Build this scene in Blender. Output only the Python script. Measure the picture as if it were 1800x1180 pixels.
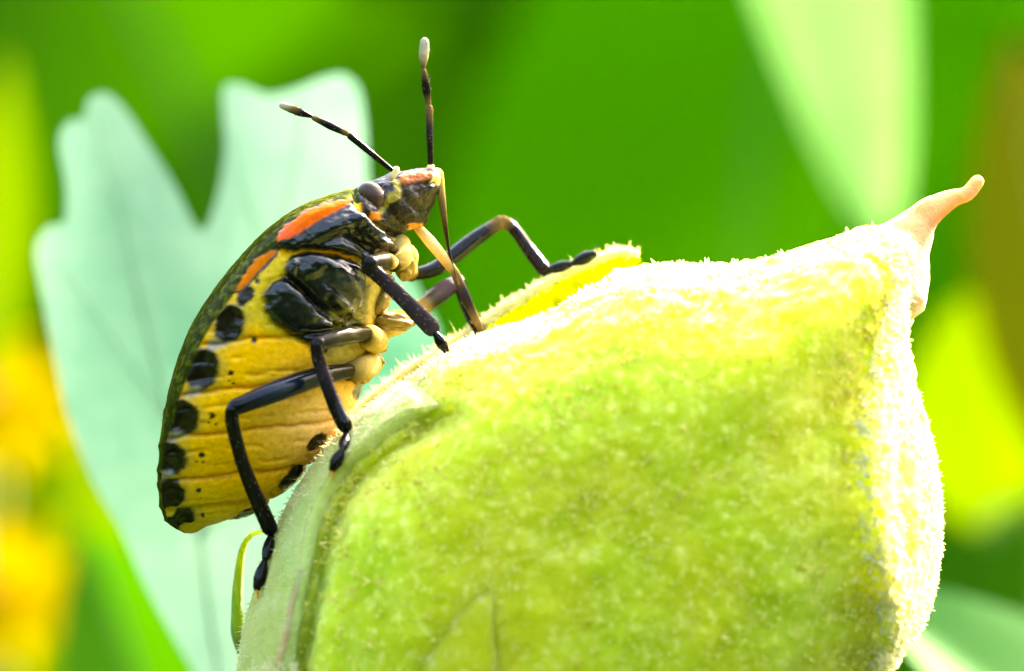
import bpy, math, random
import numpy as np
from mathutils import Vector, noise as mnoise

# ------------------------------------------------------------------ scale
# All coordinates below are written in millimetres; U turns them into metres.
U = 0.001
CAMD = 120.0                 # camera distance from the focal plane y = 0 (mm)
FRAME = 23.0                 # width of the frame in that plane (mm)
S = 1800.0 / FRAME           # photograph pixels per mm in that plane
GROUND = -320.0

scene = bpy.context.scene
for o in list(bpy.data.objects):
    bpy.data.objects.remove(o)

# ------------------------------------------------------------------ camera
cam_d = bpy.data.cameras.new('camera')
cam = bpy.data.objects.new('camera', cam_d)
scene.collection.objects.link(cam)
cam.location = (0, -CAMD * U, 0)
cam.rotation_euler = (math.radians(90), 0, 0)
cam_d.sensor_width = 36.0
cam_d.lens = 36.0 * CAMD / FRAME
cam_d.clip_start = 0.005
cam_d.clip_end = 500.0
cam_d.dof.use_dof = True
cam_d.dof.focus_distance = (CAMD - 1.1) * U
cam_d.dof.aperture_fstop = cam_d.lens / 2.4      # a 2.4 mm wide pupil
scene.camera = cam

# ------------------------------------------------------------------ light
SUN = Vector((0.60, 0.72, 0.70)).normalized()    # towards the sun
w = bpy.data.worlds.new('World'); scene.world = w; w.use_nodes = True
nt = w.node_tree; nt.nodes.clear()
sky = nt.nodes.new('ShaderNodeTexSky'); sky.sky_type = 'NISHITA'; sky.sun_disc = False
sky.sun_elevation = math.asin(SUN.z); sky.sun_rotation = math.atan2(SUN.x, SUN.y)
sky.dust_density = 3.0; sky.ozone_density = 0.6
bg = nt.nodes.new('ShaderNodeBackground'); bg.inputs[1].default_value = 0.15
wo = nt.nodes.new('ShaderNodeOutputWorld')
nt.links.new(sky.outputs[0], bg.inputs[0]); nt.links.new(bg.outputs[0], wo.inputs[0])
sl = bpy.data.lights.new('sun', 'SUN'); sl.energy = 3.3; sl.angle = math.radians(0.5); sl.color = (1, 0.95, 0.86)
so = bpy.data.objects.new('sun', sl); scene.collection.objects.link(so)
so.rotation_euler = SUN.to_track_quat('Z', 'Y').to_euler()
so.location = SUN * 2.0
vs = scene.view_settings
vs.view_transform = 'Standard'; vs.look = 'None'; vs.gamma = 1.0; vs.use_curve_mapping = False
vs.exposure = 3.8
vs.use_white_balance = True; vs.white_balance_temperature = 7600; vs.white_balance_tint = 10
scene.cycles.max_bounces = 10
scene.cycles.transmission_bounces = 8
scene.cycles.use_denoising = True

# ------------------------------------------------------------------ helpers
def P(px, py, y=0.0):
    """photograph pixel + depth (mm) -> point in mm"""
    k = (CAMD + y) / CAMD / S
    return np.array([(px - 900.0) * k, y, (590.0 - py) * k])

def to_px(co):
    """points in mm (n,3) -> pixels as the near flank shows them (both flanks carry the same pattern)"""
    k = (CAMD - np.abs(co[:, 1])) / CAMD / S
    return np.stack([900 + co[:, 0] / k, 590 - co[:, 2] / k], 1)

class MB:
    """collects vertices, faces and vertex colours (rgb + roughness)"""
    def __init__(s): s.v = []; s.f = []; s.c = []; s.n = 0
    def add(s, v, f, c=(0.5, 0.5, 0.5, 0.5)):
        v = np.asarray(v, float)
        c = np.asarray(c, float)
        if c.ndim == 1: c = np.tile(c, (len(v), 1))
        s.v.append(v); s.c.append(c)
        s.f.extend([tuple(i + s.n for i in q) for q in f]); s.n += len(v)
    def build(s, name, mat, parent=None, smooth=True):
        return obj(name, np.concatenate(s.v), s.f, mat, parent, np.concatenate(s.c), smooth)

def obj(name, v, f, mat, parent=None, col=None, smooth=True, origin=None):
    base = np.array(parent['_o'] if parent is not None else (origin if origin is not None else (0, 0, 0)), float)
    me = bpy.data.meshes.new(name)
    me.from_pydata(((np.asarray(v) - base) * U).tolist(), [], f if isinstance(f, list) else [tuple(q) for q in f])
    if col is not None:
        a = me.color_attributes.new('Col', 'FLOAT_COLOR', 'POINT')
        a.data.foreach_set('color', np.asarray(col, np.float32).ravel())
    me.polygons.foreach_set('use_smooth', np.full(len(me.polygons), smooth))
    me.materials.append(mat); me.update()
    o = bpy.data.objects.new(name, me); scene.collection.objects.link(o)
    if parent is None: o.location = base * U
    else: o.parent = parent
    o['_o'] = base.tolist()
    return o

def thing(name, label, cat, loc, group=None):
    o = bpy.data.objects.new(name, None); scene.collection.objects.link(o)
    o.location = np.array(loc) * U; o.empty_display_size = 0.002; o['_o'] = list(map(float, loc))
    return tag(o, label, cat, group)

def tag(o, label=None, cat=None, group=None, kind=None):
    for k, val in (('label', label), ('category', cat), ('group', group), ('kind', kind)):
        if val: o[k] = val
    return o

def spline(pts, n, closed=False):
    """Catmull-Rom through pts (k,d), n samples spread by arc length"""
    p = np.asarray(pts, float); k = len(p)
    if closed: q = np.vstack([p[-1], p, p[0], p[1]]); segs = k
    else: q = np.vstack([2 * p[0] - p[1], p, 2 * p[-1] - p[-2]]); segs = k - 1
    t = np.linspace(0, 1, 24, endpoint=False)[:, None]
    out = []
    for i in range(segs):
        a, b, c, d = q[i:i + 4]
        out.append(0.5 * (2 * b + (c - a) * t + (2 * a - 5 * b + 4 * c - d) * t ** 2 + (3 * b - a - 3 * c + d) * t ** 3))
    out = np.vstack(out + [q[segs:segs + 1] if closed else p[-1:]])
    if closed: out[-1] = out[0]
    L = np.r_[0, np.cumsum(np.linalg.norm(np.diff(out[:, :min(3, out.shape[1])], axis=0), axis=1))]
    s = np.linspace(0, L[-1], n + 1 if closed else n)
    r = np.stack([np.interp(s, L, out[:, j]) for j in range(out.shape[1])], 1)
    return r[:-1] if closed else r

def interp_cols(t, cols):
    cols = np.asarray(cols, float)
    return np.stack([np.interp(t, np.linspace(0, 1, len(cols)), cols[:, j]) for j in range(cols.shape[1])], 1)

def tube(mb, pts, rad, col, n=24, sides=14, flat=1.0, flat_dir=None, lin=False):
    """swept round (or flattened) limb with rounded ends; rad: radii spread along it; col: one colour or a list along it"""
    c = spline(pts, n) if not lin else spline(np.asarray(pts), n)
    t = np.linspace(0, 1, n)
    r = np.interp(t, np.linspace(0, 1, len(rad)), rad) if np.ndim(rad) else np.full(n, rad)
    tg = np.gradient(c, axis=0); tg /= np.linalg.norm(tg, axis=1)[:, None] + 1e-12
    # rounded ends
    e0, e1 = r[0], r[-1]
    add0 = [c[0] - tg[0] * e0 * math.sin(a) for a in (1.45, 1.1, 0.6)]
    add1 = [c[-1] + tg[-1] * e1 * math.sin(a) for a in (0.6, 1.1, 1.45)]
    cc = np.vstack([add0, c, add1])
    rr = np.r_[[e0 * math.cos(a) for a in (1.45, 1.1, 0.6)], r, [e1 * math.cos(a) for a in (0.6, 1.1, 1.45)]]
    tt = np.r_[0, 0, 0, t, 1, 1, 1]
    tg = np.vstack([tg[:1]] * 3 + [tg] + [tg[-1:]] * 3)
    up = np.array(flat_dir if flat_dir is not None else (0.13, -1, 0.21), float)
    ang = np.linspace(0, 2 * math.pi, sides, endpoint=False)
    v = []
    for i in range(len(cc)):
        a = up - tg[i] * up.dot(tg[i]); a /= np.linalg.norm(a) + 1e-12
        b = np.cross(tg[i], a)
        v.append(cc[i] + rr[i] * (np.cos(ang)[:, None] * a * flat + np.sin(ang)[:, None] * b))
    v = np.vstack(v); m = len(cc)
    f = [(i * sides + j, i * sides + (j + 1) % sides, (i + 1) * sides + (j + 1) % sides, (i + 1) * sides + j)
         for i in range(m - 1) for j in range(sides)]
    f.append(tuple(range(sides - 1, -1, -1))); f.append(tuple((m - 1) * sides + j for j in range(sides)))
    col = np.asarray(col, float)
    cl = np.tile(col, (len(v), 1)) if col.ndim == 1 else np.repeat(interp_cols(tt, col), sides, axis=0)
    mb.add(v, f, cl)
    return c, r, tg[3:-3]

def ellipsoid(mb, c, rad, col, axes=None, nu=18, nv=12, bump=0.0):
    u = np.linspace(0, 2 * math.pi, nu, endpoint=False); v_ = np.linspace(0, math.pi, nv)
    pts = np.array([[math.sin(b) * math.cos(a), math.sin(b) * math.sin(a), math.cos(b)] for b in v_ for a in u])
    if bump:
        pts = pts * np.array([1 + bump * mnoise.noise(Vector(p * 2.3) + Vector(c)) for p in pts])[:, None]
    A = np.eye(3) if axes is None else np.array(axes, float)
    v = np.asarray(c) + (pts * np.asarray(rad)) @ A
    f = [(i * nu + j, (i + 1) * nu + j, (i + 1) * nu + (j + 1) % nu, i * nu + (j + 1) % nu) for i in range(nv - 1) for j in range(nu)]
    mb.add(v, f, col)

def px_axes(deg):
    a = math.radians(deg); return [[math.cos(a), 0, math.sin(a)], [0, 1, 0], [-math.sin(a), 0, math.cos(a)]]

def cones(mb, pos, dirs, length, rad, col, rng):
    """tiny three-sided hairs"""
    n = len(pos); d = dirs / (np.linalg.norm(dirs, axis=1)[:, None] + 1e-12)
    h = np.where(np.abs(d[:, :1]) < 0.8, [[1.0, 0, 0]], [[0, 1.0, 0]])
    a = np.cross(d, h); a /= np.linalg.norm(a, axis=1)[:, None]; b = np.cross(d, a)
    L = np.broadcast_to(length, n)[:, None]; R = np.broadcast_to(rad, n)[:, None]
    base = [pos + R * (math.cos(k) * a + math.sin(k) * b) for k in (0, 2.094, 4.189)]
    tip = pos + d * L
    v = np.stack(base + [tip], 1).reshape(-1, 3)
    f = []
    for i in range(n):
        q = 4 * i; f += [(q, q + 1, q + 3), (q + 1, q + 2, q + 3), (q + 2, q, q + 3)]
    mb.add(v, f, col)

def poly_sd(p, poly):
    """signed distance to a polygon in pixels, positive inside"""
    poly = np.asarray(poly, float); d = np.full(len(p), 1e9); ins = np.zeros(len(p), bool)
    for a, b in zip(poly, np.roll(poly, -1, axis=0)):
        e = b - a; w_ = p - a
        t = np.clip((w_ @ e) / (e @ e), 0, 1)[:, None]
        d = np.minimum(d, np.linalg.norm(w_ - t * e, axis=1))
        c1 = (p[:, 1] >= a[1]) != (p[:, 1] >= b[1])
        with np.errstate(divide='ignore', invalid='ignore'):
            xs = a[0] + (p[:, 1] - a[1]) / (e[1] if e[1] else 1e-9) * e[0]
        ins ^= c1 & (p[:, 0] < xs)
    return np.where(ins, d, -d)

def line_d(p, poly):
    poly = np.asarray(poly, float); d = np.full(len(p), 1e9)
    for a, b in zip(poly[:-1], poly[1:]):
        e = b - a; w_ = p - a
        t = np.clip((w_ @ e) / (e @ e), 0, 1)[:, None]
        d = np.minimum(d, np.linalg.norm(w_ - t * e, axis=1))
    return d

def sstep(x, a, b):
    t = np.clip((x - a) / (b - a), 0, 1); return t * t * (3 - 2 * t)

def fbm(co, scale, oct=3, seed=0.0):
    return np.array([mnoise.fractal(Vector((a * scale + seed, b * scale - seed, c * scale)), 0.7, 2.1, oct) for a, b, c in co])

# ------------------------------------------------------------------ materials
def new_mat(name):
    m = bpy.data.materials.new(name); m.use_nodes = True; n = m.node_tree; n.nodes.clear()
    out = n.nodes.new('ShaderNodeOutputMaterial')
    return m, n, out

def mm_coords(n):
    tc = n.nodes.new('ShaderNodeTexCoord'); mp = n.nodes.new('ShaderNodeMapping')
    mp.inputs['Scale'].default_value = (1 / U,) * 3
    n.links.new(tc.outputs['Object'], mp.inputs['Vector']); return mp.outputs['Vector']

def noise_node(n, vec, scale, detail=4, rough=0.6):
    t = n.nodes.new('ShaderNodeTexNoise'); t.inputs['Scale'].default_value = scale
    t.inputs['Detail'].default_value = detail; t.inputs['Roughness'].default_value = rough
    n.links.new(vec, t.inputs['Vector']); return t.outputs['Fac']

def ramp(n, fac, stops):
    r = n.nodes.new('ShaderNodeValToRGB'); e = r.color_ramp.elements
    while len(e) < len(stops): e.new(0.5)
    for k, (pos, c) in enumerate(stops):
        e[k].position = pos; e[k].color = (*c, 1) if len(c) == 3 else c
    n.links.new(fac, r.inputs[0]); return r.outputs['Color']

def mix_col(n, a, b, fac, mode='MIX'):
    m = n.nodes.new('ShaderNodeMix'); m.data_type = 'RGBA'; m.blend_type = mode
    for val, k in ((fac, 0), (a, 6), (b, 7)):
        if isinstance(val, (int, float)): m.inputs[k].default_value = val
        elif isinstance(val, tuple): m.inputs[k].default_value = (*val, 1)
        else: n.links.new(val, m.inputs[k])
    return m.outputs[2]

def bump(n, height, dist_mm, strength=1.0, chain=None):
    b = n.nodes.new('ShaderNodeBump'); b.inputs['Distance'].default_value = dist_mm * U
    b.inputs['Strength'].default_value = strength
    n.links.new(height, b.inputs['Height'])
    if chain is not None: n.links.new(chain, b.inputs['Normal'])
    return b.outputs['Normal']

def principled(n, out, **kw):
    p = n.nodes.new('ShaderNodeBsdfPrincipled')
    for k, val in kw.items():
        k = k.replace('_', ' ')
        if k not in p.inputs: continue
        if hasattr(val, 'is_output') or isinstance(val, bpy.types.NodeSocket): n.links.new(val, p.inputs[k])
        elif isinstance(val, tuple) and len(val) == 3 and k.endswith('Color'): p.inputs[k].default_value = (*val, 1)
        else: p.inputs[k].default_value = val
    if out is not None: n.links.new(p.outputs[0], out.inputs[0])
    return p

def cuticle_mat(name, sss=0.0, bscale=30.0, bdist=0.01, coat=0.0, spec0=0.50):
    """insect cuticle: colour and gloss from the vertex paint, fine pitting as bump"""
    m, n, out = new_mat(name); v = mm_coords(n)
    at = n.nodes.new('ShaderNodeVertexColor'); at.layer_name = 'Col'
    f1 = noise_node(n, v, 9.0, 5); f2 = noise_node(n, v, bscale, 3)
    tint = ramp(n, f1, [(0.25, (0.72, 0.72, 0.72)), (0.75, (1.15, 1.12, 1.08))])
    col = mix_col(n, at.outputs['Color'], tint, 1.0, 'MULTIPLY')
    nb = bump(n, f2, bdist, 0.7); nb = bump(n, f1, bdist * 3, 0.22, nb)
    p = principled(n, out, Base_Color=col, Roughness=at.outputs['Alpha'], Normal=nb, Coat_Weight=coat, Coat_Roughness=0.12)
    sp = n.nodes.new('ShaderNodeMath'); sp.operation = 'SUBTRACT'; sp.use_clamp = True; sp.inputs[0].default_value = spec0
    n.links.new(at.outputs['Alpha'], sp.inputs[1]); n.links.new(sp.outputs[0], p.inputs['Specular IOR Level'])
    p.inputs['Subsurface Weight'].default_value = sss
    p.inputs['Subsurface Radius'].default_value = (1.0, 0.5, 0.15)
    p.inputs['Subsurface Scale'].default_value = 0.35 * U
    return m

def sheet_mat(name, c1, c2, scale=0.6, trans=0.45, rough=0.7, bdist=0.05, tcol=None, spec=0.08):
    """a leaf or petal: thin, part of the light passes through it"""
    m, n, out = new_mat(name); v = mm_coords(n)
    f = noise_node(n, v, scale, 5); f2 = noise_node(n, v, scale * 7, 3)
    col = ramp(n, f, [(0.3, c1), (0.7, c2)])
    p = principled(n, None, Base_Color=col, Roughness=rough, Normal=bump(n, f2, bdist, 0.5))
    p.inputs['Specular IOR Level'].default_value = spec
    tr = n.nodes.new('ShaderNodeBsdfTranslucent')
    if tcol: tr.inputs[0].default_value = (*tcol, 1)
    else: n.links.new(col, tr.inputs[0])
    ms = n.nodes.new('ShaderNodeMixShader'); ms.inputs[0].default_value = trans
    n.links.new(p.outputs[0], ms.inputs[1]); n.links.new(tr.outputs[0], ms.inputs[2]); n.links.new(ms.outputs[0], out.inputs[0])
    return m

def pod_mat(name, stops, scale=1.2, sss=0.85, radius=(2.6, 2.8, 0.5), mottle=None):
    m, n, out = new_mat(name); v = mm_coords(n)
    f1 = noise_node(n, v, scale, 6, 0.65); f2 = noise_node(n, v, 7.0, 4); f3 = noise_node(n, v, 0.28, 2)
    col = ramp(n, f1, stops)
    col = mix_col(n, col, ramp(n, f3, [(0.35, (0.84, 1.0, 1.0)), (0.65, (1.06, 1.0, 0.8))]), 1.0, 'MULTIPLY')
    if mottle:
        f4 = noise_node(n, v, 4.6, 3, 0.55)
        col = mix_col(n, col, mottle, ramp(n, f4, [(0.53, (0, 0, 0)), (0.70, (0.85, 0.85, 0.85))]))
    nb = bump(n, f2, 0.10, 0.7)
    p = principled(n, out, Base_Color=col, Roughness=0.75, Normal=nb)
    p.inputs['Subsurface Weight'].default_value = sss
    p.inputs['Subsurface Radius'].default_value = radius
    p.inputs['Subsurface Scale'].default_value = 1.0 * U
    p.inputs['Sheen Weight'].default_value = 0.15
    p.inputs['Specular IOR Level'].default_value = 0.2
    return m

M = {}
M['body'] = cuticle_mat('bug cuticle', 0.25, 28.0, 0.008, 0.05)
M['limb'] = cuticle_mat('bug limb cuticle', 0.0, 22.0, 0.004, 0.0, 0.25)
M['eye'] = cuticle_mat('compound eye', 0.0, 60.0, 0.010, 0.08, 0.45)
M['pod'] = pod_mat('pod skin', [(0.30, (0.46, 0.50, 0.004)), (0.48, (0.57, 0.57, 0.012)), (0.62, (0.63, 0.62, 0.05)), (0.75, (0.70, 0.68, 0.14))], mottle=(0.82, 0.76, 0.16))
M['sepal'] = pod_mat('sepal skin', [(0.30, (0.38, 0.40, 0.06)), (0.55, (0.50, 0.49, 0.14)), (0.75, (0.62, 0.58, 0.26))], 1.6, 0.35, (1.2, 1.2, 0.4))
M['inner'] = sheet_mat('sepal inner face', (0.115, 0.135, 0.0003), (0.16, 0.17, 0.0006), 0.8, 0.6)
M['hair'] = sheet_mat('white hairs', (0.94, 0.89, 0.58), (0.95, 0.93, 0.72), 3.0, 0.55, 0.5)
M['shaded_hairs'] = sheet_mat('shaded white hairs', (0.92, 0.84, 0.22), (0.95, 0.90, 0.36), 3.0, 0.55, 0.5)  # same white hairs; shade on the near face put into the colour
M['beak'] = pod_mat('withered style', [(0.3, (0.52, 0.27, 0.10)), (0.55, (0.62, 0.40, 0.20)), (0.8, (0.72, 0.58, 0.34))], 1.5, 0.5, (0.8, 0.4, 0.2))
M['crumb'] = sheet_mat('dry crumb', (0.30, 0.07, 0.01), (0.42, 0.14, 0.02), 4.0, 0.2)
M['bract'] = pod_mat('bract skin', [(0.3, (0.025, 0.075, 0.003)), (0.7, (0.045, 0.11, 0.006))], 1.5, 0.15)
M['stem'] = pod_mat('stem skin', [(0.3, (0.12, 0.22, 0.03)), (0.7, (0.22, 0.33, 0.06))], 0.8, 0.2)
M['glaucous'] = sheet_mat('glaucous leaf', (0.042, 0.165, 0.095), (0.21, 0.36, 0.25), 0.12, 0.45, 0.6)
M['vein'] = sheet_mat('leaf vein', (0.22, 0.40, 0.25), (0.28, 0.44, 0.30), 0.5, 0.6, 0.6)
M['pale'] = sheet_mat('pale leaf', (0.10, 0.26, 0.05), (0.14, 0.31, 0.075), 0.1, 0.5)
M['mid'] = sheet_mat('mid green leaf', (0.085, 0.38, 0.0004), (0.105, 0.42, 0.0005), 0.02, 0.5)
M['mid_shaded'] = sheet_mat('shaded green leaf', (0.034, 0.15, 0.0002), (0.044, 0.175, 0.0003), 0.02, 0.5)  # mid green darkened in the colour, so two sunlit leaves look shaded
M['thicket'] = sheet_mat('thicket leaf', (0.06, 0.13, 0.004), (0.09, 0.17, 0.006), 0.01, 0.45)
M['deep'] = sheet_mat('deep green leaf', (0.035, 0.16, 0.001), (0.06, 0.21, 0.002), 0.03, 0.45)
M['lime'] = sheet_mat('lime leaf', (0.07, 0.13, 0.0004), (0.09, 0.155, 0.0005), 0.05, 0.55)
M['blue'] = sheet_mat('bluish leaf', (0.05, 0.20, 0.03), (0.09, 0.26, 0.05), 0.1, 0.4)
M['olive'] = sheet_mat('withered leaf', (0.022, 0.032, 0.0003), (0.04, 0.042, 0.0004), 0.04, 0.45)
M['petal'] = sheet_mat('yellow petal', (0.60, 0.40, 0.0001), (0.66, 0.46, 0.0001), 0.2, 0.7)
M['disc'] = sheet_mat('flower disc', (0.40, 0.14, 0.001), (0.46, 0.18, 0.001), 1.0, 0.2)

# ------------------------------------------------------------------ ground and far foliage
def ground_mat():
    m, n, out = new_mat('meadow soil'); v = mm_coords(n)
    f = noise_node(n, v, 0.004, 8); f2 = noise_node(n, v, 0.05, 6)
    col = mix_col(n, ramp(n, f, [(0.35, (0.04, 0.09, 0.012)), (0.55, (0.07, 0.13, 0.015)), (0.75, (0.12, 0.10, 0.05))]),
                  ramp(n, f2, [(0.3, (0.6, 0.6, 0.6)), (0.7, (1.2, 1.2, 1.2))]), 1.0, 'MULTIPLY')
    principled(n, out, Base_Color=col, Roughness=0.95, Normal=bump(n, f2, 12.0, 0.8))
    return m
rng = np.random.default_rng(7)
gx = np.r_[-60000, -8000, np.linspace(-1500, 1500, 41), 8000, 60000]
gv = np.array([(x, y, GROUND + (0 if max(abs(x), abs(y)) > 1600 else 14 * mnoise.noise(Vector((x / 180, y / 180, 0))) - 4)) for y in gx for x in gx])
ng = len(gx)
tag(obj('ground', gv, [(j * ng + i, j * ng + i + 1, (j + 1) * ng + i + 1, (j + 1) * ng + i) for j in range(ng - 1) for i in range(ng - 1)], ground_mat()),
    'grassy soil under the plants', None, None, 'structure')

def leaf_grid(L, W, nl=14, nw=8, fold=0.25, droop=0.25, shape=None):
    """a leaf blade along +x from its base, width along y, up +z"""
    sh = shape or (lambda t: math.sin(math.pi * min(1, t * 0.96 + 0.04)) ** 0.8 * (1 - 0.25 * t))
    v = []
    for i in range(nl + 1):
        t = i / nl; hw = W / 2 * sh(t) + 0.001
        for j in range(nw + 1):
            q = 2 * j / nw - 1
            v.append((L * t, hw * q, fold * hw * abs(q) - droop * L * t * t + 0.007 * L * math.sin(5 * t + 2 * q)))
    f = [(i * (nw + 1) + j, (i + 1) * (nw + 1) + j, (i + 1) * (nw + 1) + j + 1, i * (nw + 1) + j + 1) for i in range(nl) for j in range(nw)]
    return np.array(v), f

def orient(v, base, along, normal):
    x = np.array(along, float); x /= np.linalg.norm(x)
    z = np.array(normal, float); z -= x * z.dot(x); z /= np.linalg.norm(z)
    y = np.cross(z, x)
    return np.asarray(base) + v[:, :1] * x + v[:, 1:2] * y + v[:, 2:3] * z

# the mass of leaves far behind and all around: nobody could count them
def foliage(name, label, mat, n, xr, yr, zr, size, seed, ring=None):
    r = np.random.default_rng(seed); mb = MB()
    for k in range(n):
        L = r.uniform(*size); v, f = leaf_grid(L, L * r.uniform(0.45, 0.7), 5, 2, 0.2, 0.3)
        if ring:
            t = r.uniform(0, 2 * math.pi); d = r.uniform(*ring); base = np.array([d * math.sin(t), d * math.cos(t), r.uniform(*zr)])
        else: base = np.array([r.uniform(*xr), r.uniform(*yr), r.uniform(*zr)])
        a = r.uniform(0, 2 * math.pi)
        mb.add(orient(v, base, (math.cos(a), math.sin(a) * 0.6, r.uniform(-0.7, 0.4)), (r.normal(0, 0.5), r.normal(-0.5, 0.5), 1)), f)
    o = mb.build(name, mat)
    return tag(o, label, 'foliage', None, 'stuff')
foliage('foliage', 'dense green undergrowth far behind and all around the bug, out of focus', M['thicket'], 7000, (-520, 520), (420, 900), (GROUND, 230), (55, 110), 3, (430, 900))  # the ring's unseen part behind the camera is added to hold off sky light
foliage('ground_cover', 'low green weeds covering the soil', M['deep'], 1500, (-500, 500), (40, 700), (GROUND, GROUND + 50), (20, 55), 4)

# ------------------------------------------------------------------ plants in the blurred background
def stem_to_ground(mb_parent, pts, r0, mat=None, name='stem'):
    mb = MB(); tube(mb, pts, [r0, r0 * 0.8, r0 * 0.6], (0, 0, 0, 1), 30, 10)
    return mb.build(name, mat or M['stem'], mb_parent)

def leaf_part(root, base, tip, W, normal, mat, name='leaf', fold=0.2, droop=0.1, shape=None, vein=True, thick=0.35):
    base = np.array(base); tip = np.array(tip); d = tip - base; L = np.linalg.norm(d)
    v, f = leaf_grid(L, W, 24, 12, fold, droop, shape)
    v[:, 2] += droop * v[:, 0] ** 2 / L * 0.5
    o = obj(name, orient(v, base, d, normal), f, mat, root)
    if vein:
        t = np.linspace(0, 0.97, 14); m = np.stack([L * t, 0 * t, -droop * 0.5 * L * t * t + 0.007 * L * np.sin(5 * t) + 0.02], 1)
        mb = MB(); tube(mb, orient(m, base, d, normal), [thick, thick * 0.3], (0, 0, 0, 1), 20, 8)
        mb.build('midrib', M['vein'], o)
    return o

def plant(name, label, cat, foot, group=None):
    return thing(name, label, cat, (foot[0], foot[1], GROUND), group)

def bg_leaf(name, label, cat, base, tip, W, normal, mat, Y, knee=None, stem_r=1.0, fold=0.2, droop=0.1, shape=None, group=None, footx=None):
    """one leaf on its own stem: base and tip are pixels at depth Y"""
    b = P(base[0], base[1], Y); t = P(tip[0], tip[1], Y)
    k = P(*knee, Y) if knee is not None else b + np.array([0, 3, -20])
    fx = k[0] if footx is None else footx
    root = plant(name, label, cat, (fx, Y + 8), group)
    stem_to_ground(root, [(fx, Y + 8, GROUND - 2), (fx, Y + 8, (GROUND + k[2]) / 2), tuple(k), tuple(b)], stem_r)
    leaf_part(root, b, t, W, normal, mat, 'leaf_blade', fold, droop, shape, True, 0.08)
    return root

# a pale leaf hanging in at the upper right
bg_leaf('pale_leaf', 'long pale green leaf hanging behind the beak of the pod', 'leaf', (1345, -560), (1562, 420), 8.9, (0.15, -0.9, 0.5), M['pale'], 110,
        knee=(2150, -640), footx=75.0, fold=0.05, droop=0.06, shape=lambda t: min(1.0, 0.35 + t * 1.3) * min(1.0, 1.25 * max(0.0, 1 - t) ** 0.55))
# lime leaf by the right edge
bg_leaf('lime_leaf', 'rounded lime yellow leaf behind the white edge of the pod', 'leaf', (1745, 930), (1690, 520), 7.6, (-0.2, -0.8, 0.6), M['lime'], 115,
        knee=(1860, 1200), fold=0.15, droop=0.05)
# bluish leaf, lower right corner
bg_leaf('bluish_leaf', 'bluish green leaf below the right flank of the pod', 'leaf', (2200, 1600), (1520, 1010), 9.0, (0.2, -0.5, 0.85), M['blue'], 38,
        knee=(2300, 2000), fold=0.25, droop=0.05)
# withered leaf by the upper right corner
bg_leaf('withered_leaf', 'olive brown withered leaf behind the beak tip', 'leaf', (1950, 900), (1760, 60), 8.5, (-0.4, -0.9, 0.3), M['olive'], 110,
        knee=(2000, 1300), fold=0.2, droop=0.1)
# yellow green leaf, left
bg_leaf('yellowish_leaf', 'yellow green leaf beside the yellow flowers', 'leaf', (120, 1330), (160, 640), 7.5, (0.3, -0.8, 0.5), M['lime'], 175,
        knee=(40, 1600), fold=0.2, droop=0.08)
bg_leaf('narrow_leaf', 'yellowish leaf standing above the yellow flowers', 'leaf', (-40, 700), (10, 90), 4.6, (0.3, -0.9, 0.3), M['lime'], 150,
        knee=(-60, 1100), fold=0.2, droop=0.08)
bg_leaf('dark_leaf', 'dark green leaf low beside the lobed leaf', 'leaf', (330, 1500), (160, 920), 9.0, (0.5, -0.75, -0.2), M['deep'], 95,
        knee=(360, 1700), fold=0.2, droop=0.08)

# yellow flowers
def flower(px, py, Y, R, label, npet=11):
    c = P(px, py, Y)
    root = plant('yellow_flower', label, 'flower', (c[0] - 4, Y + 10), 'yellow flowers')
    stem_to_ground(root, [(c[0] - 4, Y + 10, GROUND - 2), (c[0] - 3, Y + 9, (GROUND + c[2]) / 2), tuple(c + (0, 3, -12)), tuple(c)], 0.9)
    nrm = np.array([0.3, -0.8, 0.45]); nrm /= np.linalg.norm(nrm)
    a = np.cross(nrm, (0, 0, 1)); a /= np.linalg.norm(a); b = np.cross(nrm, a)
    mb = MB(); ellipsoid(mb, c, (R * 0.22, R * 0.22, R * 0.12), (0, 0, 0, 1), np.array([a, b, nrm]), 16, 10, 0.2)
    mb.build('disc', M['disc'], root)
    for k in range(npet):
        t = 2 * math.pi * k / npet + 0.1 * math.sin(k * 5)
        d = a * math.cos(t) + b * math.sin(t)
        v, f = leaf_grid(R, R * 0.55, 10, 4, 0.15, 0.12)
        obj('petal', orient(v, c + d * R * 0.2 + nrm * 0.03 * (k % 3), d + nrm * 0.12, nrm), f, M['petal'], root)
flower(-25, 700, 150, 4.2, 'yellow flower level with the abdomen of the bug')
flower(-15, 1035, 150, 4.3, 'lower yellow flower beside the dark leaf')

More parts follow.
